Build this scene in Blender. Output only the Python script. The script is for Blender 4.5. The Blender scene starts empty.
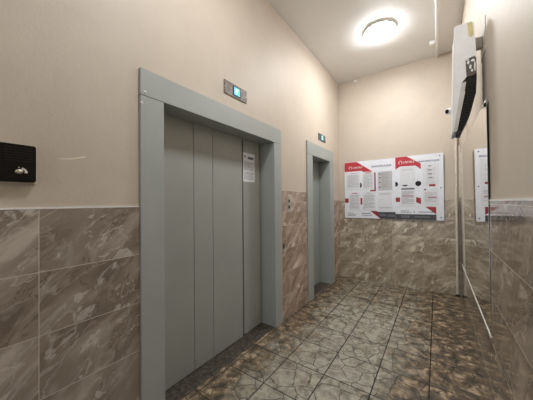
import bpy, bmesh, math, random
from mathutils import Vector, Matrix
random.seed(7)
S = bpy.context.scene
COL = S.collection

# ------------------------------------------------------------------ camera
H_EYE = 1.45
YAW, PITCH, ROLL, F_PX = 0.6150, 0.0099, 0.0092, 240.83
cd = bpy.data.cameras.new('camera'); cam = bpy.data.objects.new('camera', cd); COL.objects.link(cam)
cd.sensor_width = 36.0; cd.sensor_fit = 'HORIZONTAL'; cd.lens = F_PX / 533.0 * 36.0
cd.clip_start = 0.02
cam.matrix_world = (Matrix.Translation((0, 0, H_EYE)) @ Matrix.Rotation(YAW, 4, 'Z')
                    @ Matrix.Rotation(math.pi / 2 + PITCH, 4, 'X') @ Matrix.Rotation(-ROLL, 4, 'Z'))
S.camera = cam

# ------------------------------------------------------------------ world, light, exposure
w = bpy.data.worlds.new('world'); S.world = w; w.use_nodes = True
w.node_tree.nodes['Background'].inputs[0].default_value = (0.97, 0.98, 1.0, 1)
w.node_tree.nodes['Background'].inputs[1].default_value = 0.85      # the lit hall the lobby opens to, behind the camera
LAMP_STRENGTH = 96.0                                                # the diffusers of the two round ceiling lamps
S.view_settings.view_transform = 'Standard'
S.view_settings.look = 'None'
S.view_settings.gamma = 1.0
S.view_settings.use_curve_mapping = False
S.view_settings.exposure = 0.40
S.cycles.max_bounces = 10
S.cycles.diffuse_bounces = 6
S.cycles.glossy_bounces = 5

# ------------------------------------------------------------------ node helpers
class NT:
    def __init__(s, name):
        s.m = bpy.data.materials.new(name); s.m.use_nodes = True
        s.t = s.m.node_tree; s.b = s.t.nodes['Principled BSDF']
    def n(s, kind, **kw):
        x = s.t.nodes.new(kind)
        for k, v in kw.items(): setattr(x, k, v)
        return x
    def put(s, sock, v):
        if hasattr(v, 'is_linked') or isinstance(v, bpy.types.NodeSocket): s.t.links.new(v, sock)
        else: sock.default_value = v
    def math(s, op, a, b=0.0, c=0.0, clamp=False):
        x = s.n('ShaderNodeMath', operation=op); x.use_clamp = clamp
        for i, v in enumerate((a, b, c)): s.put(x.inputs[i], v)
        return x.outputs[0]
    def mix(s, f, a, b, mode='MIX'):
        x = s.n('ShaderNodeMix', data_type='RGBA', blend_type=mode)
        s.put(x.inputs[0], f); s.put(x.inputs[6], a); s.put(x.inputs[7], b)
        return x.outputs[2]
    def ramp(s, f, stops, interp='LINEAR'):
        x = s.n('ShaderNodeValToRGB'); x.color_ramp.interpolation = interp
        e = x.color_ramp.elements
        while len(e) < len(stops): e.new(0.5)
        for k, (p, c) in enumerate(stops):
            e[k].position = p; e[k].color = c if len(c) == 4 else (*c, 1)
        s.put(x.inputs[0], f); return x.outputs[0]
    def noise(s, vec, scale, detail=4, rough=0.55, dist=0.0):
        x = s.n('ShaderNodeTexNoise'); s.put(x.inputs['Vector'], vec)
        x.inputs['Scale'].default_value = scale; x.inputs['Detail'].default_value = detail
        x.inputs['Roughness'].default_value = rough; x.inputs['Distortion'].default_value = dist
        return x.outputs[0]
    def xyz(s, vec):
        x = s.n('ShaderNodeSeparateXYZ'); s.put(x.inputs[0], vec); return x.outputs
    def vec(s, a, b, c):
        x = s.n('ShaderNodeCombineXYZ')
        for i, v in enumerate((a, b, c)): s.put(x.inputs[i], v)
        return x.outputs[0]
    def coord(s): return s.n('ShaderNodeTexCoord').outputs['Object']
    def bump(s, h, strength, dist=0.01):
        x = s.n('ShaderNodeBump'); s.put(x.inputs['Height'], h)
        x.inputs['Strength'].default_value = strength; x.inputs['Distance'].default_value = dist
        s.t.links.new(x.outputs[0], s.b.inputs['Normal'])
    def col(s, v): s.put(s.b.inputs['Base Color'], v if not isinstance(v, tuple) or len(v) == 4 else (*v, 1))
    def rough(s, v): s.put(s.b.inputs['Roughness'], v)

def plain(name, c, rough=0.5, metal=0.0, var=0.06, scale=14, bump=0.0, spec=0.5):
    m = NT(name); v = m.coord()
    f = m.noise(v, scale, 4)
    d = tuple(x * (1 - var * 1.6) for x in c); e = tuple(min(1, x * (1 + var)) for x in c)
    m.col(m.ramp(f, [(0.3, d), (0.7, e)])); m.rough(rough); m.b.inputs['Metallic'].default_value = metal
    m.b.inputs['Specular IOR Level'].default_value = spec
    if bump: m.bump(m.noise(v, scale * 8, 3), bump, 0.003)
    return m.m

def emit(name, c, k):
    m = NT(name); m.col((0, 0, 0)); v = m.coord()
    f = m.noise(v, 20, 2)
    m.put(m.b.inputs['Emission Color'], m.ramp(f, [(0.2, tuple(x * 0.92 for x in c)), (0.8, c)])); m.b.inputs['Emission Strength'].default_value = k
    return m.m

def plaster(name, c, strength=0.25, dirt=0.10):
    m = NT(name); v = m.coord()
    f = m.noise(v, 1.7, 5, 0.6)
    g = m.noise(v, 9, 4, 0.6)
    a = m.ramp(f, [(0.3, tuple(x * (1 - dirt) for x in c)), (0.7, c)])
    m.col(m.mix(m.math('MULTIPLY', m.math('SUBTRACT', g, 0.45, clamp=True), 0.5), a, (*[x * 0.8 for x in c], 1)))
    m.rough(0.55); m.b.inputs['Specular IOR Level'].default_value = 0.35
    h = m.math('ADD', m.noise(v, 70, 3, 0.6), m.math('MULTIPLY', m.noise(v, 12, 3), 1.2))
    m.bump(h, strength, 0.004)
    return m.m

def marble(name, axis, tw, th, u0, z0, tint=(1, 1, 1), sgn=1.0, rough=0.16, grout=(0.62, 0.56, 0.48)):
    """glazed brown marble-look wall tiles; axis 0: runs along X, 1: runs along Y"""
    m = NT(name); p = m.xyz(m.coord())
    u = m.math('DIVIDE', m.math('SUBTRACT', p[axis], u0), tw)
    z = m.math('DIVIDE', m.math('SUBTRACT', z0, p[2]), th)
    iu, iz = m.math('FLOOR', u), m.math('FLOOR', z)
    fu, fz = m.math('SUBTRACT', u, iu), m.math('SUBTRACT', z, iz)
    wn = m.n('ShaderNodeTexWhiteNoise', noise_dimensions='2D'); m.put(wn.inputs['Vector'], m.vec(iu, iz, 0.0))
    o = wn.outputs['Color']; ov = m.xyz(o)
    lu = m.math('MULTIPLY', fu, tw); lz = m.math('MULTIPLY', fz, -th)
    # diagonal frame: a runs along the veins, b across
    s, c = math.sin(0.72) * sgn, math.cos(0.72)
    a = m.math('ADD', m.math('MULTIPLY', lu, c), m.math('MULTIPLY', lz, s))
    b = m.math('SUBTRACT', m.math('MULTIPLY', lz, c), m.math('MULTIPLY', lu, s))
    va = m.vec(m.math('ADD', m.math('MULTIPLY', a, 2.6), m.math('MULTIPLY', ov[0], 40)),
               m.math('ADD', m.math('MULTIPLY', b, 6.5), m.math('MULTIPLY', ov[1], 40)), 0.0)
    vb = m.vec(m.math('ADD', m.math('MULTIPLY', a, 4.0), m.math('MULTIPLY', ov[1], 31)),
               m.math('ADD', m.math('MULTIPLY', b, 6.0), m.math('MULTIPLY', ov[2], 31)), 3.0)
    n1 = m.noise(va, 0.85, 6, 0.56, 0.5)
    n2 = m.noise(vb, 1.5, 4, 0.5, 0.9)
    n3 = m.noise(va, 0.6, 3, 0.5, 0.3)
    n4 = m.noise(vb, 2.6, 6, 0.62, 0.5)
    n5 = m.noise(va, 0.9, 4, 0.5, 0.7)
    T = lambda r, g, bb: (r * tint[0], g * tint[1], bb * tint[2])
    base = m.ramp(n1, [(0.34, T(0.20, 0.158, 0.127)), (0.46, T(0.31, 0.255, 0.212)), (0.55, T(0.40, 0.34, 0.288)), (0.66, T(0.56, 0.50, 0.44))])
    k = m.mix(m.ramp(n3, [(0.44, (0, 0, 0)), (0.54, (0.6,) * 3)]), base, (*T(0.235, 0.188, 0.152), 1))
    k = m.mix(m.ramp(n4, [(0.52, (0, 0, 0)), (0.70, (0.5,) * 3)]), k, (*T(0.54, 0.485, 0.43), 1))
    blot = m.ramp(n2, [(0.605, (0, 0, 0)), (0.63, (0.55,) * 3), (0.72, (0.8,) * 3)])
    k = m.mix(blot, k, (*T(0.66, 0.61, 0.55), 1))
    vein = m.ramp(m.math('ABSOLUTE', m.math('SUBTRACT', n5, 0.5)), [(0.0, (0.5,) * 3), (0.005, (0.25,) * 3), (0.014, (0, 0, 0))])
    k = m.mix(vein, k, (*T(0.66, 0.60, 0.53), 1))
    dark = m.ramp(m.math('ABSOLUTE', m.math('SUBTRACT', n1, 0.445)), [(0.0, (0.6,) * 3), (0.008, (0, 0, 0))])
    k = m.mix(dark, k, (*T(0.12, 0.09, 0.068), 1))
    gu = m.math('MULTIPLY', m.math('MINIMUM', fu, m.math('SUBTRACT', 1.0, fu)), tw)
    gz = m.math('MULTIPLY', m.math('MINIMUM', fz, m.math('SUBTRACT', 1.0, fz)), th)
    g = m.math('MINIMUM', gu, gz)
    gl = m.math('LESS_THAN', g, 0.0014)
    m.col(m.mix(gl, k, (*grout, 1)))
    m.rough(m.math('ADD', rough, m.math('MULTIPLY', gl, 0.5)))
    prof = m.math('SMOOTH_MIN', g, 0.006, 0.004)
    m.bump(m.math('ADD', m.math('MULTIPLY', prof, 60.0), m.math('MULTIPLY', m.noise(m.coord(), 6, 2), 0.12)), 0.06, 0.003)
    return m.m

def floor_mat():
    m = NT('stone_floor_tiles'); v0 = m.coord(); p = m.xyz(v0); s = 0.363
    u = m.math('DIVIDE', m.math('SUBTRACT', p[0], -0.065), s)
    y = m.math('DIVIDE', m.math('SUBTRACT', p[1], 1.570), s)
    iu, iy = m.math('FLOOR', u), m.math('FLOOR', y)
    fu, fy = m.math('SUBTRACT', u, iu), m.math('SUBTRACT', y, iy)
    wn = m.n('ShaderNodeTexWhiteNoise', noise_dimensions='2D'); m.put(wn.inputs['Vector'], m.vec(iu, iy, 0.0))
    r = m.xyz(wn.outputs['Color'])
    # flagstone crazing pressed into each tile
    loc = m.vec(m.math('ADD', m.math('MULTIPLY', fu, 2.3), m.math('MULTIPLY', r[0], 50)),
                m.math('ADD', m.math('MULTIPLY', fy, 2.3), m.math('MULTIPLY', r[1], 50)), 0.0)
    wob = m.n('ShaderNodeVectorMath', operation='MULTIPLY_ADD')
    nn = m.n('ShaderNodeTexNoise'); m.put(nn.inputs['Vector'], loc); nn.inputs['Scale'].default_value = 2.5; nn.inputs['Detail'].default_value = 3
    m.put(wob.inputs[0], nn.outputs['Color']); wob.inputs[1].default_value = (0.35, 0.35, 0); m.put(wob.inputs[2], loc)
    vor = m.n('ShaderNodeTexVoronoi', feature='DISTANCE_TO_EDGE', voronoi_dimensions='2D')
    m.put(vor.inputs['Vector'], wob.outputs[0]); vor.inputs['Scale'].default_value = 1.0
    e = vor.outputs['Distance']
    vc = m.n('ShaderNodeTexVoronoi', feature='F1', voronoi_dimensions='2D')
    m.put(vc.inputs['Vector'], wob.outputs[0]); vc.inputs['Scale'].default_value = 1.0
    cell = m.xyz(vc.outputs['Color'])[0]
    crack = m.ramp(e, [(0.0, (1, 1, 1)), (0.018, (0.9, 0.9, 0.9)), (0.032, (0, 0, 0))])
    n1 = m.noise(v0, 15, 8, 0.70)
    n2 = m.noise(v0, 95, 5, 0.7)
    n3 = m.noise(v0, 1.5, 4, 0.6)
    n4 = m.noise(v0, 6, 6, 0.68, 0.6)
    n6 = m.noise(v0, 11, 7, 0.68, 0.4)
    base = m.ramp(n1, [(0.36, (0.125, 0.112, 0.086)), (0.46, (0.275, 0.262, 0.208)), (0.58, (0.46, 0.442, 0.36))])
    base = m.mix(m.math('MULTIPLY', m.math('SUBTRACT', n2, 0.52, clamp=True), 2.6), base, (0.07, 0.055, 0.04, 1))
    base = m.mix(m.ramp(cell, [(0.25, (0, 0, 0)), (0.95, (0.55,) * 3)]), base, (0.43, 0.40, 0.34, 1))
    # brown grime: trodden in along the walls and at the far end, worn clean down the middle
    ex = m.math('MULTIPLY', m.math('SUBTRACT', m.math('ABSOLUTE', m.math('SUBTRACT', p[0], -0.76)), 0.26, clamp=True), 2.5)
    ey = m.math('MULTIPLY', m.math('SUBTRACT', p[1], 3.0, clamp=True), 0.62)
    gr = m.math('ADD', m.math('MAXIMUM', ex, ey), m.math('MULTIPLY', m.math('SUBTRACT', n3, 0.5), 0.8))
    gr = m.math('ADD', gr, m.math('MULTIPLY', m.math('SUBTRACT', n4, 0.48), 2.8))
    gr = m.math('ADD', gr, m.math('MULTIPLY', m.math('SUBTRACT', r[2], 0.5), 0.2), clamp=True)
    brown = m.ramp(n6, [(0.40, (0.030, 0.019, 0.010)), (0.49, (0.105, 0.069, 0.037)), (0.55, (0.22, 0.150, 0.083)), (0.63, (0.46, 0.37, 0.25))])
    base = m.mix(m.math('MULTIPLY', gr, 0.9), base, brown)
    base = m.mix(m.math('MULTIPLY', crack, 0.85), base, (0.045, 0.036, 0.026, 1))
    gu = m.math('MINIMUM', fu, m.math('SUBTRACT', 1.0, fu)); gy = m.math('MINIMUM', fy, m.math('SUBTRACT', 1.0, fy))
    g = m.math('MULTIPLY', m.math('MINIMUM', gu, gy), s)
    gl = m.math('LESS_THAN', g, 0.0042)
    m.col(m.mix(gl, base, (0.030, 0.025, 0.019, 1)))
    m.rough(m.math('ADD', m.ramp(n1, [(0.3, (0.5,) * 3), (0.7, (0.26,) * 3)]), m.math('MULTIPLY', gl, 0.4)))
    h = m.math('ADD', m.math('MULTIPLY', n1, 0.8), m.math('MULTIPLY', n4, 1.0))
    h = m.math('SUBTRACT', h, m.math('MULTIPLY', crack, 0.35))
    h = m.math('ADD', h, m.math('MULTIPLY', m.math('SMOOTH_MIN', g, 0.010, 0.006), 60.0))
    m.bump(h, 0.8, 0.008)
    return m.m

def brushed(name, c, rough=0.3):
    m = NT(name); p = m.xyz(m.coord())
    f = m.noise(m.vec(m.math('MULTIPLY', p[1], 3), p[0], m.math('MULTIPLY', p[2], 90)), 3, 4)
    m.col(m.ramp(f, [(0.3, tuple(x * 0.7 for x in c)), (0.7, c)])); m.rough(rough); m.b.inputs['Metallic'].default_value = 1.0
    return m.m

M_WALL = plaster('beige_wall_paint', (0.597, 0.526, 0.436))
M_CEIL = plaster('white_ceiling_paint', (0.86, 0.85, 0.83), 0.12, 0.05)
M_FLOOR = floor_mat()
TW, TH, Z0 = 0.665, 0.303, 1.4288
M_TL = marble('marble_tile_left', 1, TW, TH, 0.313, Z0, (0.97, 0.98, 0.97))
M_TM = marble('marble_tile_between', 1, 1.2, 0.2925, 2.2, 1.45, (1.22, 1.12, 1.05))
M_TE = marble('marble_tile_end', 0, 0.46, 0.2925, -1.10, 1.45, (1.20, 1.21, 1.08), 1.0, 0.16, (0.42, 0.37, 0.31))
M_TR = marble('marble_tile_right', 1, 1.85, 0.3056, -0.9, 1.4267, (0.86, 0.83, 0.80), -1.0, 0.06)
def door_paint(name, c):
    m = NT(name); v = m.coord(); p = m.xyz(v)
    f = m.noise(v, 3.0, 5, 0.6); sm = m.noise(v, 16, 6, 0.7)
    k = m.ramp(f, [(0.3, tuple(x * 0.92 for x in c)), (0.7, c)])
    k = m.mix(m.math('MULTIPLY', m.ramp(sm, [(0.66, (0, 0, 0)), (0.76, (1, 1, 1))]), 0.35), k, (*[x * 0.55 for x in c], 1))
    m.col(k); m.rough(0.42); m.bump(m.noise(v, 160, 3), 0.08, 0.002)
    return m.m
M_GREY = door_paint('grey_green_paint', (0.39, 0.418, 0.397))
M_LEAF = door_paint('grey_green_leaf_paint', (0.348, 0.365, 0.336))
M_LEAFB = door_paint('grey_blue_leaf_paint', (0.30, 0.335, 0.325))
M_GAP = plain('dark_gap', (0.012, 0.012, 0.011), 0.8)
M_SILL = plain('worn_sill_metal', (0.13, 0.115, 0.09), 0.5, 0.4, 0.4, 30)
M_STEEL = plain('brushed_steel', (0.17, 0.145, 0.12), 0.5, 0.35, 0.45, 40)
M_SCREW = plain('zinc_screw', (0.7, 0.7, 0.68), 0.3, 1.0)
M_BLACK = plain('black_plastic', (0.007, 0.006, 0.005), 0.45, spec=0.18)
M_WHITE = plain('white_plastic', (0.86, 0.86, 0.86), 0.35, 0, 0.03)
M_CREAM = plain('cream_plastic', (0.66, 0.60, 0.48), 0.4, 0, 0.05)
M_PIPE = plain('cream_pipe_paint', (0.66, 0.61, 0.52), 0.35, 0, 0.08)
M_YEL = plain('yellowed_plastic', (0.66, 0.58, 0.28), 0.4, 0, 0.12, 30)
M_DARK = plain('dark_grille', (0.014, 0.013, 0.011), 0.5, 0, 0.3, 40, spec=0.25)
M_BOARD = plain('white_board', (0.80, 0.83, 0.89), 0.32, 0, 0.02)
M_PAPER = plain('paper', (0.74, 0.76, 0.80), 0.5, 0, 0.03)
M_PAPERG = plain('grey_paper', (0.52, 0.52, 0.53), 0.5, 0, 0.05)
M_RED = plain('red_print', (0.50, 0.035, 0.05), 0.35, 0, 0.05)
M_DKRED = plain('dark_red_print', (0.33, 0.02, 0.035), 0.35, 0, 0.05)
M_CHAR = plain('charcoal_print', (0.055, 0.058, 0.068), 0.35, 0, 0.05)
M_INK = plain('grey_ink', (0.36, 0.36, 0.39), 0.5, 0, 0.2, 60)
M_INKD = plain('dark_ink', (0.10, 0.10, 0.13), 0.5, 0, 0.1)
M_NAVY = plain('navy_print', (0.045, 0.045, 0.13), 0.4)
M_PUNCH = plain('black_hole', (0.006, 0.006, 0.006), 0.8)
M_CYAN = emit('cyan_display', (0.10, 0.62, 0.95), 1.05)
M_PALE = emit('pale_display', (0.62, 0.92, 1.0), 1.0)
M_LAMP = emit('lamp_glow', (0.985, 0.985, 1.0), LAMP_STRENGTH)
M_LAMP2 = emit('older_lamp_glow', (0.985, 0.985, 1.0), LAMP_STRENGTH * 0.62)
def mirror_mat():
    m = NT('mirror_glass'); v = m.coord()
    m.col(m.ramp(m.noise(v, 2, 3), [(0.3, (0.74, 0.74, 0.72)), (0.7, (0.80, 0.80, 0.78))])); m.b.inputs['Metallic'].default_value = 1.0
    m.rough(0.015)
    return m.m
M_MIRROR = mirror_mat()

# ------------------------------------------------------------------ mesh helpers
def box(bm, x0, x1, y0, y1, z0, z1):
    v = [bm.verts.new((x, y, z)) for x in (x0, x1) for y in (y0, y1) for z in (z0, z1)]
    for f in ((0, 1, 3, 2), (4, 6, 7, 5), (0, 4, 5, 1), (2, 3, 7, 6), (0, 2, 6, 4), (1, 5, 7, 3)):
        bm.faces.new([v[i] for i in f])
def prism(bm, pts, axis, a, b):
    """closed polygon in the two other axes, extruded along axis from a to b"""
    def P(p, t):
        c = [0, 0, 0]; o = [i for i in range(3) if i != axis]; c[axis] = t; c[o[0]] = p[0]; c[o[1]] = p[1]; return c
    A = [bm.verts.new(P(p, a)) for p in pts]; B = [bm.verts.new(P(p, b)) for p in pts]
    bm.faces.new(A); bm.faces.new(B[::-1]); n = len(pts)
    for i in range(n): bm.faces.new((A[i], A[(i + 1) % n], B[(i + 1) % n], B[i]))
def tube(bm, pts, r, seg=12, cap=True):
    """round tube through points; r a number or one per point"""
    pts = [Vector(p) for p in pts]; rs = r if isinstance(r, (list, tuple)) else [r] * len(pts)
    rings = []; ref = None
    for i, p in enumerate(pts):
        d = (pts[min(i + 1, len(pts) - 1)] - pts[max(i - 1, 0)]).normalized()
        if ref is None or abs(ref.dot(d)) > 0.95: ref = Vector((0, 0, 1)) if abs(d.z) < 0.9 else Vector((1, 0, 0))
        a = d.cross(ref).normalized(); b = d.cross(a)
        rings.append([bm.verts.new(p + (a * math.cos(t) + b * math.sin(t)) * rs[i]) for t in [2 * math.pi * k / seg for k in range(seg)]])
    for A, B in zip(rings, rings[1:]):
        for k in range(seg): bm.faces.new((A[k], A[(k + 1) % seg], B[(k + 1) % seg], B[k]))
    if cap: bm.faces.new(rings[0][::-1]); bm.faces.new(rings[-1])
def lathe(bm, c, axis_dir, prof, seg=48):
    """profile of (along, radius) about axis_dir through c"""
    d = Vector(axis_dir).normalized(); c = Vector(c)
    tube_pts = [c + d * t for t, _ in prof]
    ref = Vector((0, 0, 1)) if abs(d.z) < 0.9 else Vector((1, 0, 0))
    a = d.cross(ref).normalized(); b = d.cross(a); rings = []
    for p, (_, r) in zip(tube_pts, prof):
        rings.append([bm.verts.new(p + (a * math.cos(t) + b * math.sin(t)) * max(r, 1e-4)) for t in [2 * math.pi * k / seg for k in range(seg)]])
    for A, B in zip(rings, rings[1:]):
        for k in range(seg): bm.faces.new((A[k], A[(k + 1) % seg], B[(k + 1) % seg], B[k]))
    bm.faces.new(rings[0][::-1]); bm.faces.new(rings[-1])
def disc(bm, cx, cz, y, r, a0=0, a1=360, seg=24, d=0.0006, sx=1.0):
    pts = [(cx + sx * r * math.cos(math.radians(a0 + (a1 - a0) * k / seg)), cz + r * math.sin(math.radians(a0 + (a1 - a0) * k / seg)))
           for k in range(seg if a1 - a0 == 360 else seg + 1)]
    prism(bm, pts, 1, y - d, y)
def bevel(bm, wd, seg=2, ang=30):
    bm.normal_update()
    ed = [e for e in bm.edges if len(e.link_faces) == 2 and e.calc_face_angle(0) > math.radians(ang)]
    bmesh.ops.bevel(bm, geom=ed, offset=wd, segments=seg, affect='EDGES', clamp_overlap=True)
def new(): return bmesh.new()
ORG = {}
def obj(name, bm, mat, parent=None, org=None, smooth=False, bv=0.0):
    """one mesh object; vertices given in world space, re-based on its parent's (or own) origin"""
    if bv: bevel(bm, bv)
    bmesh.ops.recalc_face_normals(bm, faces=bm.faces)
    o_ = Vector(org) if org is not None else (ORG[parent.name] if parent else Vector((0, 0, 0)))
    bmesh.ops.translate(bm, verts=bm.verts, vec=-o_)
    me = bpy.data.meshes.new(name); bm.to_mesh(me); bm.free()
    if smooth:
        for p in me.polygons: p.use_smooth = True
        try: me.set_sharp_from_angle(angle=math.radians(40))
        except Exception: pass
    me.materials.append(mat)
    o = bpy.data.objects.new(name, me); COL.objects.link(o)
    if parent: o.parent = parent
    else: o.location = o_
    ORG[o.name] = o_
    return o
def tag(o, label, cat, group=None):
    o['label'] = label; o['category'] = cat
    if group: o['group'] = group
    return o
def thing(name, label, cat, loc, group=None):
    o = bpy.data.objects.new(name, None); COL.objects.link(o); o.location = loc; o.empty_display_size = 0.05
    ORG[o.name] = Vector(loc)
    return tag(o, label, cat, group)
def struct(name, bm, mat, bv=0.0, parent=None):
    o = obj(name, bm, mat, parent, bv=bv)
    if not parent: o['kind'] = 'structure'
    return o
def one(fn, *a):
    bm = new(); fn(bm, *a); return bm
def boxes(*L):
    bm = new()
    for b in L: box(bm, *b)
    return bm

# ------------------------------------------------------------------ setting
XT, XP, XF = -1.553, -1.558, -1.5350       # left wall: tile face, plaster face, elevator surround face
RT, RP = 0.286, 0.294                       # right wall: tile face, plaster face
L, LP = 4.694, 4.704                        # end wall: tile face, plaster face
HC = 3.7735
YB = -2.6                                   # where the modelled corridor opens to the hall behind the camera
XD = -1.715                                 # elevator leaf plane
P1 = (0.7846, 0.944, 2.3189, 2.4758, 2.1451, 2.3172)   # surround: outer, inner, inner, outer along Y; inner and outer heights
P2 = (3.1942, 3.3767, 4.0919, 4.2787, 2.1568, 2.3474)
KF = 1.535 / 1.5223
P1, P2 = [tuple(v * KF for v in p[:4]) + tuple(1.45 + (v - 1.45) * KF for v in p[4:]) for p in (P1, P2)]
struct('floor', boxes((-2.2, 0.6, YB, 5.0, -0.12, 0.0)), M_FLOOR)
struct('ceiling', boxes((-2.2, 0.6, YB, 5.0, HC, HC + 0.12)), M_CEIL)
WB = XP - 0.40
hole = lambda p: (p[0] - 0.001, p[3] + 0.001, p[5] + 0.001)
h1, h2 = hole(P1), hole(P2)
wl = struct('wall_left', boxes((WB, XP, YB, h1[0], 0, HC)), M_WALL)
for b_ in ((WB, XP, h1[0], h1[1], h1[2], HC), (WB, XP, h1[1], h2[0], 0, HC), (WB, XP, h2[0], h2[1], h2[2], HC), (WB, XP, h2[1], LP, 0, HC)):
    struct('wall_left', boxes(b_), M_WALL)
struct('wall_end', boxes((WB, RP + 0.25, LP, LP + 0.2, 0, HC)), M_WALL)
struct('wall_right', boxes((RP, RP + 0.25, YB, LP, 0, HC)), M_WALL)
struct('trim_1', boxes((XP, XT, YB, P1[0] - 0.002, 0, Z0)), M_TL)
t2 = struct('trim_2', boxes((XP, XT, P1[3] + 0.002, P2[0] - 0.002, 0, 1.593)), M_TM)
struct('trim_3', boxes((XP, XT, P2[3] + 0.002, L, 0, 1.475)), M_TM)
struct('trim_4', boxes((XT, RT, L, LP, 0, 1.467)), M_TE)
struct('trim_5', boxes((RT, RP, YB, L, 0, 1.447)), M_TR)
struct('trim_6', boxes((XP, XT + 0.001, YB, P1[0] - 0.002, Z0, Z0 + 0.007)), M_WHITE)
struct('trim_7', boxes((RT - 0.001, RP, YB, L, 1.447, 1.4555)), M_WHITE)
struct('trim_8', boxes((XP, XT + 0.001, P1[3] + 0.002, P2[0] - 0.002, 1.593, 1.599)), M_CREAM)
# a pale scratch in the paint and a chipped tile edge
bm = new(); prism(bm, [(0.388, 1.678), (0.44, 1.684), (0.502, 1.704), (0.503, 1.711), (0.44, 1.6895), (0.388, 1.6815)], 0, XP, XP + 0.0008)
struct('scratch', bm, plain('bare_plaster', (0.86, 0.80, 0.66), 0.8), parent=wl)
bm = new(); prism(bm, [(2.545, 0.94), (2.575, 0.93), (2.58, 0.885), (2.562, 0.865), (2.545, 0.872)], 0, XT, XT + 0.0012)
struct('chip', bm, plain('chipped_edge', (0.018, 0.014, 0.010), 0.9), parent=t2)
bm = new(); prism(bm, [(2.566, 0.868), (2.60, 0.888), (2.64, 0.868), (2.61, 0.845), (2.585, 0.81), (2.56, 0.842)], 0, XT, XT + 0.0012)
struct('chip', bm, plain('chipped_body', (0.46, 0.40, 0.33), 0.9), parent=t2)

# ------------------------------------------------------------------ elevators
def elevator(p, name, label, seams, mats, screws):
    y0, y1, y2, y3, zi, zo = p
    t = thing(name, label, 'elevator', (XF, (y0 + y3) / 2, 0))
    lin = obj('lintel', boxes((XD - 0.06, XF, y0, y3, zi, zo)), M_GREY, t, bv=0.0015)
    ja = [obj('jamb', boxes((XD - 0.06, XF, y0, y1, 0, zi - 0.003)), M_GREY, t, bv=0.0015),
          obj('jamb', boxes((XD - 0.06, XF, y2, y3, 0, zi - 0.003)), M_GREY, t, bv=0.0015)]
    if screws:
        for (sy, sz, pa) in ((0.82, 2.173, lin), (0.797, 2.097, ja[0])):
            bm = new(); lathe(bm, (XF, sy, sz), (1, 0, 0), [(-0.002, 0.009), (0.0, 0.009), (0.002, 0.008), (0.0035, 0.004)], 16)
            obj('screw', bm, M_SCREW, pa, smooth=True)
    # leaves: each panel a bevelled plate, the last ones slide behind the first
    for (a, b, back, mat) in seams:
        x = XD - back
        obj('door_panel', boxes((x - 0.022, x, a + 0.0016, b - 0.0016, 0.012, zi + 0.02)), mat, t, bv=0.0022)
    obj('shaft_shade_sheet', boxes((XD - 0.16, XD - 0.15, y0, y3, 0, zo)), M_GAP, t)  # black sheet, its colour standing in for the shade behind the leaf gaps
    bm = new(); box(bm, XD - 0.14, XT - 0.004, y1, y2, -0.02, 0.004)
    n = int((y2 - y1) / 0.021)
    for r in range(6):
        for k in range(n):
            yy = y1 + 0.008 + k * 0.021 + (r % 2) * 0.0105
            if yy + 0.012 < y2: box(bm, XD + 0.010 + r * 0.022, XD + 0.022 + r * 0.022, yy, yy + 0.013, 0.004, 0.0075)
    obj('sill', bm, M_SILL, t)
    return t
elevator(P1, 'elevator_entrance', 'wide grey-green elevator entrance nearer the black intercom, with a paper notice on its doors',
         [(0.935, 1.339, 0, M_LEAF), (1.339, 1.556, 0, M_LEAF), (1.556, 1.976, 0, M_LEAF), (2.006, 2.306, 0.012, M_LEAF)], None, True)
elevator(P2, 'elevator_entrance', 'narrow grey elevator entrance beside the corner, next to the information boards',
         [(3.36, 3.735, 0, M_LEAFB), (3.742, 4.10, 0.018, M_LEAFB)], None, False)
# paper notice on the wide elevator's right leaf
XN = XD - 0.012
nt = thing('notice_sheet', 'small white notice with a black heading stuck on the wide elevator door', 'notice', (XN, 2.106, 1.683))
obj('paper', boxes((XN, XN + 0.0008, 2.004, 2.208, 1.683, 2.004)), M_PAPER, nt)
bm = new()
for k in range(15):
    z = 1.915 - k * 0.0145
    if k in (0, 8): continue
    box(bm, XN + 0.0008, XN + 0.0012, 2.02, 2.19 - (0.07 * random.random() if k % 4 == 3 else 0.006 * random.random()), z, z + 0.006)
obj('printed_text', bm, M_INK, nt)
bm = new(); box(bm, XN + 0.0008, XN + 0.0013, 2.085, 2.19, 1.938, 1.966)
prism(bm, [(2.02, 1.965), (2.035, 1.978), (2.05, 1.965), (2.056, 1.945), (2.04, 1.951)], 0, XN + 0.0008, XN + 0.0013)
obj('heading', bm, M_INKD, nt)

# ------------------------------------------------------------------ floor indicators above the elevators
def indicator(y0, y1, z0, z1, label, sy0, sy1, sz0, sz1, pale):
    t = thing('floor_indicator', label, 'display', (XP, (y0 + y1) / 2, z0), None)
    bm = boxes((XP, XP + 0.008, y0, y1, z0, z1)); obj('plate', bm, M_STEEL, t, bv=0.002)
    m_ = 0.014
    obj('bezel', boxes((XP + 0.008, XP + 0.011, sy0 - m_, sy1 + m_, sz0 - m_ * 0.8, sz1 + m_ * 0.8)), M_BLACK, t, bv=0.001)
    obj('screen', boxes((XP + 0.011, XP + 0.0122, sy0, sy1, sz0, sz1)), M_CYAN, t)
    bm = new(); prism(bm, pale, 0, XP + 0.0122, XP + 0.0128); obj('lit_segment', bm, M_PALE, t)
    for yy in (y0 + 0.012, y1 - 0.012):
        bm = new(); lathe(bm, (XP + 0.008, yy, (z0 + z1) / 2), (1, 0, 0), [(0, 0.006), (0.001, 0.006), (0.002, 0.004)], 12); obj('screw', bm, M_SCREW, t, smooth=True)
indicator(1.552, 1.868, 2.446, 2.572, 'steel floor indicator with cyan screen above the wide elevator', 1.678, 1.758, 2.474, 2.545,
          [(1.70, 2.535), (1.74, 2.535), (1.715, 2.485), (1.69, 2.50)])
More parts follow.
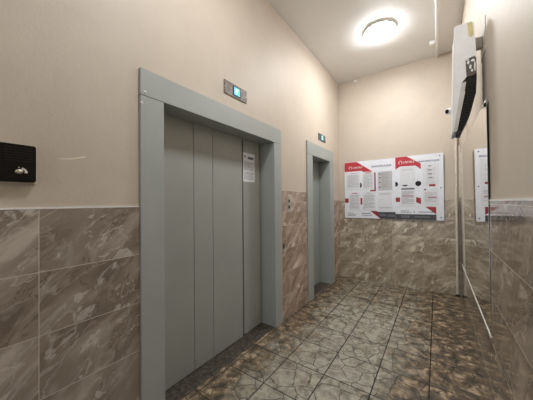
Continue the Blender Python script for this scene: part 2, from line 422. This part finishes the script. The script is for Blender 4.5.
indicator(3.672, 3.972, 2.462, 2.574, 'steel floor indicator with cyan screen above the narrow elevator', 3.78, 3.87, 2.480, 2.558,
          [(3.805, 2.487), (3.845, 2.487), (3.845, 2.552), (3.805, 2.552)])

# ------------------------------------------------------------------ black intercom
ic = thing('intercom', 'black intercom panel with an oval silver button on the beige wall', 'intercom', (XP, 0.24, 1.555))
XI = XP + 0.034
obj('body', boxes((XP, XI, 0.178, 0.298, 1.553, 1.721)), M_BLACK, ic, bv=0.004)
obj('mounting_plate', boxes((XP, XP + 0.006, 0.172, 0.306, 1.545, 1.728)), M_CREAM, ic, bv=0.002)
for k in range(6):
    obj('speaker_slat', boxes((XI, XI + 0.0015, 0.196, 0.284, 1.705 - k * 0.012, 1.709 - k * 0.012)), M_DARK, ic)
bm = new(); lathe(bm, (XI - 0.001, 0.241, 1.598), (1, 0, 0), [(0, 0.0135), (0.003, 0.0132), (0.0045, 0.0105), (0.005, 0.005)], 24)
for v in bm.verts: v.co.z = 1.598 + (v.co.z - 1.598) * 0.72
obj('button', bm, plain('pewter_button', (0.50, 0.49, 0.40), 0.35, 0.7), ic, smooth=True)
bm = new(); lathe(bm, (XI, 0.2405, 1.617), (1, 0, 0), [(0, 0.0024), (0.001, 0.002)], 10); obj('indicator_light', bm, M_CREAM, ic)
bm = new()
for (a0, r0, r1) in ((0, 0.0072, 0.0138),):
    pts = [(0.253 + r1 * math.cos(math.radians(t)), 1.600 + r1 * math.sin(math.radians(t))) for t in range(-5, 100, 15)]
    pts += [(0.253 + r0 * math.cos(math.radians(t)), 1.600 + r0 * math.sin(math.radians(t))) for t in range(100, -6, -15)]
    prism(bm, pts, 0, XI, XI + 0.0008)
prism(bm, [(0.2490, 1.606), (0.2555, 1.6055), (0.2555, 1.6160), (0.2490, 1.6160)], 0, XI, XI + 0.0008)
prism(bm, [(0.259, 1.600), (0.2685, 1.600), (0.2685, 1.5930), (0.259, 1.5930)], 0, XI, XI + 0.0008)
obj('handset_symbol', bm, plain('white_print', (0.8, 0.8, 0.78), 0.5), ic)

# ------------------------------------------------------------------ call station between the elevators
cs = thing('call_station', 'narrow steel elevator call plate with two buttons on the tiles between the elevators', 'call panel', (XT, 2.694, 1.314))
obj('plate', boxes((XT, XT + 0.006, 2.645, 2.745, 1.316, 1.534)), plain('dull_steel', (0.50, 0.46, 0.39), 0.45, 0.3), cs, bv=0.0015)
for z in (1.465, 1.388):
    bm = new(); lathe(bm, (XT + 0.006, 2.692, z), (1, 0, 0), [(0, 0.020), (0.003, 0.0195), (0.004, 0.016)], 24)
    b_ = obj('button', bm, M_BLACK, cs, smooth=True)
    bm = new(); lathe(bm, (XT + 0.010, 2.692, z), (1, 0, 0), [(0, 0.008), (0.0008, 0.007)], 16)
    obj('button_cap', bm, M_STEEL, b_, smooth=True)

# ------------------------------------------------------------------ ceiling lamp
for LX, LY, lab in ((-0.60, 3.54, 'round glowing white ceiling lamp near the end wall'), (-0.60, 1.06, 'round ceiling lamp overhead, nearer the black intercom')):
  lp = thing('ceiling_lamp', lab, 'lamp', (LX, LY, HC))
  bm = new(); lathe(bm, (LX, LY, HC), (0, 0, -1), [(0, 0.188), (0.030, 0.196), (0.034, 0.195), (0.036, 0.188)], 64); obj('base', bm, M_WHITE, lp, smooth=True)
  bm = new(); lathe(bm, (LX, LY, HC - 0.036), (0, 0, -1), [(0, 0.188), (0.010, 0.186), (0.026, 0.15), (0.034, 0.08), (0.036, 0.005)], 64); obj('diffuser', bm, M_LAMP if LY > 2 else M_LAMP2, lp, smooth=True)

# ------------------------------------------------------------------ ceiling conduit and small fittings
tr = thing('ceiling_conduit', 'thin cable conduit running along the ceiling to the end wall', 'conduit', (0.035, LP, HC))
bm = new(); tube(bm, [(0.035, YB, HC - 0.022), (0.035, LP, HC - 0.022)], 0.022, 14); obj('conduit_tube', bm, M_CEIL, tr, smooth=True)
for yy in (0.8, 2.0, 3.2):
    bm = new(); tube(bm, [(0.035, yy - 0.012, HC - 0.022), (0.035, yy + 0.012, HC - 0.022)], 0.0255, 14); obj('clip', bm, M_CEIL, tr, smooth=True)
jb = thing('junction_box', 'small white fitting on the ceiling beside the conduit end', 'fitting', (0.0, 4.27, HC))
obj('housing', boxes((-0.06, 0.012, 4.22, 4.31, HC - 0.045, HC)), M_WHITE, jb, bv=0.008)
obj('cover', boxes((-0.05, 0.002, 4.23, 4.30, HC - 0.052, HC - 0.045)), M_WHITE, jb, bv=0.002)
bm = new(); lathe(bm, (-1.233, LP, 3.735), (0, -1, 0), [(0, 0.026), (0.018, 0.026), (0.028, 0.017), (0.03, 0.004)], 20)
tag(obj('wall_sensor', bm, M_WHITE, org=(-1.233, LP, 3.735), smooth=True), 'tiny white round cap high on the end wall under the ceiling', 'sensor')

# ------------------------------------------------------------------ pipes in the corner
pp = thing('corner_pipe', 'cream vertical pipe with a coupling running down the end wall to the floor', 'pipe', (0.243, 4.66, 0))
bm = new(); tube(bm, [(0.251, 4.664, HC), (0.251, 4.664, 2.3), (0.243, 4.664, 0.0)], 0.0185, 16); obj('pipe_run', bm, M_PIPE, pp, smooth=True)
bm = new(); tube(bm, [(0.2475, 4.664, 1.44), (0.2478, 4.664, 1.53)], 0.0225, 16); obj('coupling', bm, M_PIPE, pp, smooth=True)
bm = new(); lathe(bm, (0.243, 4.664, 0), (0, 0, 1), [(0, 0.028), (0.015, 0.028), (0.03, 0.02)], 16); obj('floor_collar', bm, plain('grimy_collar', (0.03, 0.025, 0.02), 0.8), pp, smooth=True)
for yy, nm, lab in ((4.45, 'drain_hose', 'thin pale hose hanging down the right wall under the white air unit'),):
    bm = new(); tube(bm, [(0.13, 2.98, 2.13), (0.17, 3.5, 2.06), (0.26, 4.2, 2.2), (0.283, 4.45, 2.25), (0.283, 4.47, 2.1), (0.279, 4.50, 1.5)][3:], 0.013, 12)
    tag(obj(nm, bm, M_PIPE, org=(0.283, yy, 1.5), smooth=True), lab, 'hose')

# ------------------------------------------------------------------ mirror on the right wall
YM0, YM1, ZM0, ZM1 = 2.165, 4.40, 0.548, 2.135
mr = thing('wall_mirror', 'tall frameless mirror leaning on the right wall, reflecting the notice boards', 'mirror', (0.28, 2.165, ZM0))
def mx(y, z):                                 # the thin sheet leans back a little and bellies out near its foot
    t = (z - ZM0) / (ZM1 - ZM0)
    x = 0.2834 + (0.2790 - 0.2834) * t
    wz = max(0.0, min(1.0, (1.35 - z) / 0.8)); wz = wz * wz * (3 - 2 * wz)
    u = (y - 2.62) / (0.50 if y < 2.62 else 0.95)
    return x - (BELLY * wz * math.cos(math.pi * u / 2) ** 2 if abs(u) < 1 else 0.0)
BELLY = 0.0
def sheet(bm, off, thick, z0=None, z1=None):
    z0 = ZM0 if z0 is None else z0; z1 = ZM1 if z1 is None else z1
    ny, nz = 60, 40 if z1 - z0 > 0.1 else 1
    V = [[[bm.verts.new((mx(YM0 + (YM1 - YM0) * i / ny, z0 + (z1 - z0) * k / nz) + off + d, YM0 + (YM1 - YM0) * i / ny, z0 + (z1 - z0) * k / nz))
           for k in range(nz + 1)] for i in range(ny + 1)] for d in (0, thick)]
    for i in range(ny):
        for k in range(nz):
            for d in (0, 1):
                bm.faces.new((V[d][i][k], V[d][i + 1][k], V[d][i + 1][k + 1], V[d][i][k + 1]))
    for i in range(ny):
        for k in (0, nz): bm.faces.new((V[0][i][k], V[0][i + 1][k], V[1][i + 1][k], V[1][i][k]))
    for k in range(nz):
        for i in (0, ny): bm.faces.new((V[0][i][k], V[0][i][k + 1], V[1][i][k + 1], V[1][i][k]))
bm = new(); sheet(bm, 0.0, 0.0012); obj('glass', bm, M_MIRROR, mr, smooth=True)
bm = new(); sheet(bm, 0.0013, 0.0010); obj('backing', bm, plain('mirror_backing', (0.16, 0.14, 0.12), 0.6), mr)
bm = new(); sheet(bm, -0.003, 0.0065, ZM0 - 0.010, ZM0); obj('bottom_rail', bm, plain('bright_rail', (0.85, 0.83, 0.77), 0.25, 0.0), mr)

# ------------------------------------------------------------------ white air unit high on the right wall
Y0, Y1 = 2.25, 2.50
KU = 1 / 1.2
def uprof(pts): return [(x * KU, 1.45 + (z - 1.45) * KU) for x, z in pts]
au = thing('air_unit', 'white wall-mounted air unit with dark open underside, tilted high on the right wall', 'air unit', (RP, 2.37, 1.95))
bm = new(); prism(bm, uprof([(0.150, 2.978), (0.160, 2.988), (0.262, 2.988), (0.276, 2.970), (0.288, 2.692), (0.216, 2.676), (0.224, 2.53), (0.187, 2.475), (0.210, 2.394), (0.153, 2.072), (0.126, 2.062)]), 1, Y0, Y1)
obj('casing', bm, M_WHITE, au, bv=0.004)
bm = new(); prism(bm, uprof([(0.190, 2.475), (0.222, 2.480), (0.2115, 2.394), (0.156, 2.074), (0.132, 2.066)]), 1, Y0 - 0.003, Y0 + 0.001)
obj('casing_edge', bm, plain('pale_edge', (0.62, 0.61, 0.58), 0.4), au)
bm = new(); prism(bm, uprof([(0.216, 2.674), (0.292, 2.676), (0.293, 2.495), (0.287, 2.371), (0.244, 2.186), (0.189, 2.057), (0.156, 2.064), (0.2115, 2.394), (0.224, 2.53)]), 1, Y0 + 0.004, Y1 - 0.01)
gb = obj('grille', bm, M_DARK, au)
bm = new()
for k in range(16):
    z = 2.10 + k * 0.024
    xa = 0.160 + (z - 2.064) * 0.17; xb = 0.196 + (z - 2.057) * 0.31
    (xu0, zu0), (xu1, zu1) = uprof([(xa + 0.004, z), (min(xb, 0.288) - 0.004, z + 0.009)])
    box(bm, xu0, xu1, Y0 - 0.001, Y0 + 0.004, zu0, zu1)
obj('louvre', bm, plain('louvre_black', (0.017, 0.016, 0.014), 0.5, spec=0.25), gb)
bm = new(); prism(bm, uprof([(0.220, 2.662), (0.287, 2.672), (0.289, 2.535), (0.272, 2.522), (0.225, 2.52)]), 1, Y0 - 0.003, Y0 + 0.004)
br = obj('end_bracket', bm, brushed('scuffed_metal', (0.20, 0.185, 0.16), 0.35), au)
bm = new()
for (x_, z_, a, b) in ((0.238, 2.640, 0.010, 0.016), (0.252, 2.600, 0.009, 0.022), (0.268, 2.650, 0.014, 0.012), (0.262, 2.565, 0.008, 0.012), (0.281, 2.600, 0.006, 0.05), (0.234, 2.665, 0.012, 0.008)):
    prism(bm, uprof([(x_ - a, z_), (x_ - a * 0.2, z_ + b), (x_ + a, z_ + b * 0.4), (x_ + a * 0.5, z_ - b), (x_ - a * 0.6, z_ - b * 0.7)]), 1, Y0 - 0.0045, Y0 - 0.003)
obj('broken_plastic', bm, M_WHITE, br)
bm = new(); prism(bm, uprof([(0.236, 2.982), (0.262, 2.985), (0.271, 2.966), (0.277, 2.875), (0.266, 2.850), (0.245, 2.872), (0.239, 2.93)]), 1, Y0 - 0.001, Y0 + 0.001)
obj('stain', bm, M_YEL, au)
obj('wall_bracket', boxes((RP - 0.004, RP, 2.24, 2.44, 2.50, 2.74), (0.20, RP, 2.36, 2.40, 2.58, 2.66)), plain('bracket_paint', (0.54, 0.50, 0.43), 0.5), au)

# ------------------------------------------------------------------ security camera peeking out behind the air unit
sc = thing('security_camera', 'small white bullet camera with black lens behind the white air unit', 'camera', (RP, 3.66, 2.50))
a, b = Vector((0.235, 3.64, 2.530)), Vector((0.112, 3.50, 2.487)); d = (b - a).normalized()
bm = new(); tube(bm, [a, a + d * 0.01, b - d * 0.006, b], [0.030, 0.036, 0.036, 0.033], 24); obj('housing', bm, M_WHITE, sc, smooth=True)
bm = new(); lathe(bm, b, d, [(0, 0.023), (0.002, 0.023), (0.004, 0.014)], 24); obj('lens', bm, M_BLACK, sc, smooth=True)
bm = new(); tube(bm, [a + d * 0.05 + Vector((0, 0, -0.02)), (0.25, 3.67, 2.46), (RP, 3.67, 2.45)], 0.012, 12); obj('bracket', bm, M_WHITE, sc, smooth=True)
bm = new(); lathe(bm, (RP, 3.67, 2.45), (-1, 0, 0), [(0, 0.034), (0.01, 0.034), (0.014, 0.028)], 24); obj('mount', bm, M_WHITE, sc, smooth=True)

# ------------------------------------------------------------------ the two information boards on the end wall
def poly(bm, pts, y, d=0.0007): prism(bm, pts, 1, y - d, y)
def rect(bm, x0, x1, z0, z1, y, d=0.0007): box(bm, x0, x1, y - d, y, z0, z1)
def text_mesh(s, x0, x1, z, y, name, mat, parent):
    c = bpy.data.curves.new(name, 'FONT'); c.body = s; c.size = 1.0; c.offset = 0.022
    o = bpy.data.objects.new(name, c); COL.objects.link(o)
    bpy.context.view_layer.update()
    me = bpy.data.meshes.new_from_object(o.evaluated_get(bpy.context.evaluated_depsgraph_get()))
    bpy.data.objects.remove(o)
    xs = [v.co.x for v in me.vertices]; k = (x1 - x0) / (max(xs) - min(xs)); m0 = min(xs)
    bm = new(); bm.from_mesh(me); bpy.data.meshes.remove(me)
    for v in bm.verts: v.co = Vector((x0 + (v.co.x - m0) * k, y - 0.0007, z + v.co.y * k * 1.05))
    return obj(name, bm, mat, parent)
def logo(bm, cx, cz, y, x1):
    r1, r0 = 0.030, 0.021
    for k in range(20):
        a0, a1 = math.radians(-60 + k * 15.5), math.radians(-60 + (k + 1) * 15.5)
        poly(bm, [(cx + r1 * math.cos(a0), cz + r1 * math.sin(a0)), (cx + r1 * math.cos(a1), cz + r1 * math.sin(a1)),
                  (cx + r0 * math.cos(a1), cz + r0 * math.sin(a1)), (cx + r0 * math.cos(a0), cz + r0 * math.sin(a0))], y)
    n = 8; x = cx + 0.045; st = (x1 - x) / n
    for k in range(n):                       # a row of small white letter strokes, too small to read
        rect(bm, x, x + st * 0.22, cz - 0.016, cz + 0.016, y)
        rect(bm, x + st * 0.22, x + st * 0.72, cz + (0.009 if k % 2 else -0.016), cz + (0.016 if k % 2 else -0.009), y)
        if k % 3: rect(bm, x + st * 0.5, x + st * 0.72, cz - 0.016, cz + 0.016, y)
        x += st

YA = L - 0.012                               # face of the left board
YC = L - 0.024                               # face of the right board, lapped over it
B1 = thing('information_board', 'left white information board with red banner, partly under the other board', 'notice board', (-1.0, LP, 1.14), 'information boards on the end wall')
obj('panel', boxes((-1.452, -0.556, YA, L, 1.141, 2.201)), M_BOARD, B1, bv=0.0015)
B2 = thing('information_board', 'right white information board with red banner and screwed white side strip', 'notice board', (-0.24, LP, 1.14), 'information boards on the end wall')
obj('panel', boxes((-0.580, 0.094, YC, YA - 0.001, 1.138, 2.206)), M_BOARD, B2, bv=0.0015)
obj('spacer', boxes((-0.54, 0.05, YA - 0.002, L, 1.20, 2.15)), M_BOARD, B2)
bm = new(); poly(bm, [(-1.447, 2.196), (-1.221, 2.196), (-0.942, 1.992), (-1.106, 1.998), (-1.133, 2.021), (-1.447, 2.021)], YA); obj('banner', bm, M_RED, B1)
bm = new(); poly(bm, [(-0.574, 2.203), (-0.405, 2.203), (-0.203, 2.063), (-0.203, 1.968), (-0.278, 2.036), (-0.503, 2.040), (-0.574, 1.992)], YC); obj('banner', bm, M_RED, B2)
M_WPRINT = plain('white_lettering', (0.8, 0.76, 0.76), 0.5)
bm = new(); logo(bm, -1.338, 2.088, YA - 0.0008, -1.115); obj('emblem', bm, M_WPRINT, B1)
bm = new(); logo(bm, -0.497, 2.106, YC - 0.0008, -0.292); obj('emblem', bm, M_WPRINT, B2)
text_mesh('ИНФОРМАЦИЯ', -0.958, -0.638, 2.064, YA, 'heading', M_NAVY, B1)
text_mesh('ИНФОРМАЦИЯ', -0.245, 0.043, 2.079, YC, 'heading', M_NAVY, B2)
def mark(name, pts, y, par, mat):
    bm = new(); poly(bm, pts, y); obj(name, bm, mat, par)
R4 = lambda a, b, c, d: [(a, c), (b, c), (b, d), (a, d)]
mark('red_triangle', [(-0.994, 1.278), (-0.876, 1.275), (-0.822, 1.142)], YA, B1, M_DKRED)
mark('red_square', R4(-1.447, -1.378, 1.428, 1.511), YA, B1, M_DKRED)
mark('red_bar', R4(-1.160, -1.128, 1.395, 1.516), YA, B1, M_DKRED)
mark('red_corner', [(-0.916, 1.985), (-0.892, 1.965), (-0.892, 1.634), (-0.989, 1.634), (-0.989, 1.658), (-0.916, 1.658)], YA, B1, M_DKRED)
mark('red_square', R4(-0.574, -0.510, 1.436, 1.513), YC, B2, M_DKRED)
mark('red_flag', [(-0.276, 1.516), (-0.208, 1.494), (-0.208, 1.397), (-0.276, 1.430)], YC, B2, M_DKRED)
mark('red_triangle', [(-0.149, 1.355), (-0.008, 1.355), (-0.008, 1.236)], YC, B2, M_DKRED)
bm = new(); poly(bm, [(-0.888, 1.262), (-0.556, 1.262), (-0.556, 1.144), (-0.822, 1.144)], YA); obj('footer', bm, M_CHAR, B1)
bm = new(); rect(bm, -0.578, -0.005, 1.141, 1.231, YC); obj('footer', bm, M_CHAR, B2)
def words(name, rows, y, par, mat):
    for (xa, xb, z, hh) in rows:                 # one small line of print each, too small to read
        bm = new(); x = xa
        while x < xb - 0.012:
            wd = random.uniform(0.008, 0.022); rect(bm, x, min(x + wd, xb), z, z + hh, y); x += wd + 0.005
        obj(name, bm, mat, par)
words('contact_line', ((-1.40, -1.30, 1.226, 0.012), (-1.40, -1.22, 1.200, 0.010), (-1.40, -1.24, 1.178, 0.010), (-1.14, -0.98, 1.222, 0.016), (-1.13, -0.96, 1.190, 0.012)), YA, B1, M_INKD)
words('contact_line', ((-0.50, -0.38, 1.278, 0.012), (-0.50, -0.34, 1.252, 0.010), (-0.24, -0.03, 1.262, 0.014), (-0.31, -0.285, 1.256, 0.022)), YC, B2, M_INKD)
words('footer_line', ((-0.85, -0.74, 1.215, 0.01), (-0.83, -0.72, 1.19, 0.01), (-0.70, -0.59, 1.205, 0.01), (-0.70, -0.60, 1.185, 0.01)), YA - 0.0008, B1, M_INK)
words('footer_line', ((-0.50, -0.36, 1.195, 0.01), (-0.49, -0.38, 1.175, 0.01), (-0.30, -0.08, 1.185, 0.01)), YC - 0.0008, B2, M_INK)
# black finger holes of the sheet pockets
bm = new(); disc(bm, -1.163, 1.752, YA - 0.003, 0.050, -90, 90, sx=0.62); obj('finger_hole', bm, M_PUNCH, B1)
for (cx, cz, r, a0, a1) in ((-0.578, 1.742, 0.042, -90, 90), (-0.243, 1.738, 0.042, 0, 360), (-0.433, 1.722, 0.040, 180, 360)):
    bm = new(); disc(bm, cx, cz, YC - 0.003, r, a0, a1, sx=1.0 if a0 != 180 else 1.0)
    if a0 == 180:
        for v in bm.verts: v.co.z = cz + (v.co.z - cz) * 0.55
    obj('finger_hole', bm, M_PUNCH, B2)
for (x_, z_) in ((0.048, 2.164), (0.058, 1.654), (0.056, 1.186)):
    bm = new(); lathe(bm, (x_, YC, z_), (0, -1, 0), [(0, 0.010), (0.002, 0.009), (0.003, 0.005)], 14); obj('screw', bm, plain('dark_screw', (0.08, 0.08, 0.09), 0.5), B2, smooth=True)

G = 'paper sheets in the information boards'
def sheet_paper(x0, x1, z0, z1, y, label, rows, mat=M_PAPER, margin=0.10, head=True, bars=(), red=()):
    t = thing('notice_sheet', label, 'notice', ((x0 + x1) / 2, y, z0), G)
    bm = new(); rect(bm, x0, x1, z0, z1, y - 0.001, 0.0012); obj('paper', bm, mat, t)
    wd, hh = x1 - x0, z1 - z0; yy = y - 0.0022
    if head: bm = new(); rect(bm, x0 + wd * 0.3, x0 + wd * 0.7, z1 - hh * 0.085, z1 - hh * 0.055, yy, 0.0005); obj('title_line', bm, M_INK, t)
    for (fa, fb, dens) in rows:
        bm = new(); n = max(1, int((fb - fa) * hh / 0.0135))
        for k in range(n):
            z = z1 - hh * fa - k * 0.0135 - 0.006
            e = random.uniform(0.25, 0.6) if k % 5 == 4 else random.uniform(0.0, 0.05)
            rect(bm, x0 + wd * margin, x1 - wd * (margin + e * (1 - 2 * margin)), z, z + dens, yy, 0.0005)
        obj('printed_text', bm, M_INK, t)
    for (a, b_, c, d_) in bars:
        bm = new(); rect(bm, x0 + wd * a, x0 + wd * b_, z1 - hh * d_, z1 - hh * c, yy - 0.0002, 0.0005); obj('printed_heading', bm, M_INKD, t)
    for (a, b_, c, d_) in red:
        bm = new(); rect(bm, x0 + wd * a, x0 + wd * b_, z1 - hh * d_, z1 - hh * c, yy - 0.0004, 0.0005); obj('red_print', bm, M_DKRED, t)
    return t
sheet_paper(-1.418, -1.166, 1.657, 2.003, YA, 'upper left text sheet under the red banner of the left board', [(0.16, 0.86, 0.005)])
sheet_paper(-1.122, -0.922, 1.666, 1.989, YA, 'upper text sheet with red edge, second from left on the left board', [(0.14, 0.9, 0.005)], head=False, red=((0.2, 0.75, 0.03, 0.07),))
sheet_paper(-1.372, -1.166, 1.280, 1.627, YA, 'lower left text sheet beside the red square on the left board', [(0.16, 0.9, 0.005)], head=False, red=((0.3, 0.75, 0.05, 0.085),))
sheet_paper(-1.122, -0.897, 1.287, 1.625, YA, 'lower text sheet right of the small upright red bar on the left board', [(0.15, 0.88, 0.005)], bars=((0.04, 0.1, 0.86, 0.9),))
sheet_paper(-0.857, -0.628, 1.643, 1.980, YA, 'grey lined document under the heading of the left board', [(0.06, 0.94, 0.0055)], M_PAPERG, 0.26, False,
            bars=((0.08, 0.2, 0.10, 0.16), (0.08, 0.2, 0.30, 0.35), (0.08, 0.2, 0.55, 0.60), (0.08, 0.2, 0.80, 0.85)))
sheet_paper(-0.859, -0.630, 1.282, 1.620, YA, 'mostly blank white sheet under the grey document on the left board', [(0.08, 0.18, 0.005), (0.80, 0.88, 0.005)], head=False)
sheet_paper(-0.503, -0.286, 1.692, 2.030, YC, 'upper blank white sheet under the red banner of the right board', [(0.12, 0.2, 0.003)], head=False)
sheet_paper(-0.494, -0.293, 1.352, 1.676, YC, 'lower sheet with black heading bar beside the red square on the right board', [(0.18, 0.85, 0.006)], head=False, margin=0.06, bars=((0.02, 0.98, 0.03, 0.10),), red=((0.1, 0.9, 0.42, 0.45),))
sheet_paper(-0.181, 0.036, 1.680, 2.055, YC, 'upper right sheet with four short dark bars and a red bar on the right board', [(0.2, 0.9, 0.0025)], head=False, margin=0.22,
            bars=((0.33, 0.56, 0.10, 0.135), (0.33, 0.56, 0.27, 0.305), (0.33, 0.58, 0.44, 0.475), (0.35, 0.60, 0.60, 0.635)), red=((0.39, 0.78, 0.90, 0.99),))
sheet_paper(-0.179, 0.031, 1.368, 1.657, YC, 'lower right text sheet above the red triangle on the right board', [(0.22, 0.8, 0.004)], head=False, bars=((0.08, 0.2, 0.04, 0.12),), red=((0.3, 0.85, 0.50, 0.54),))
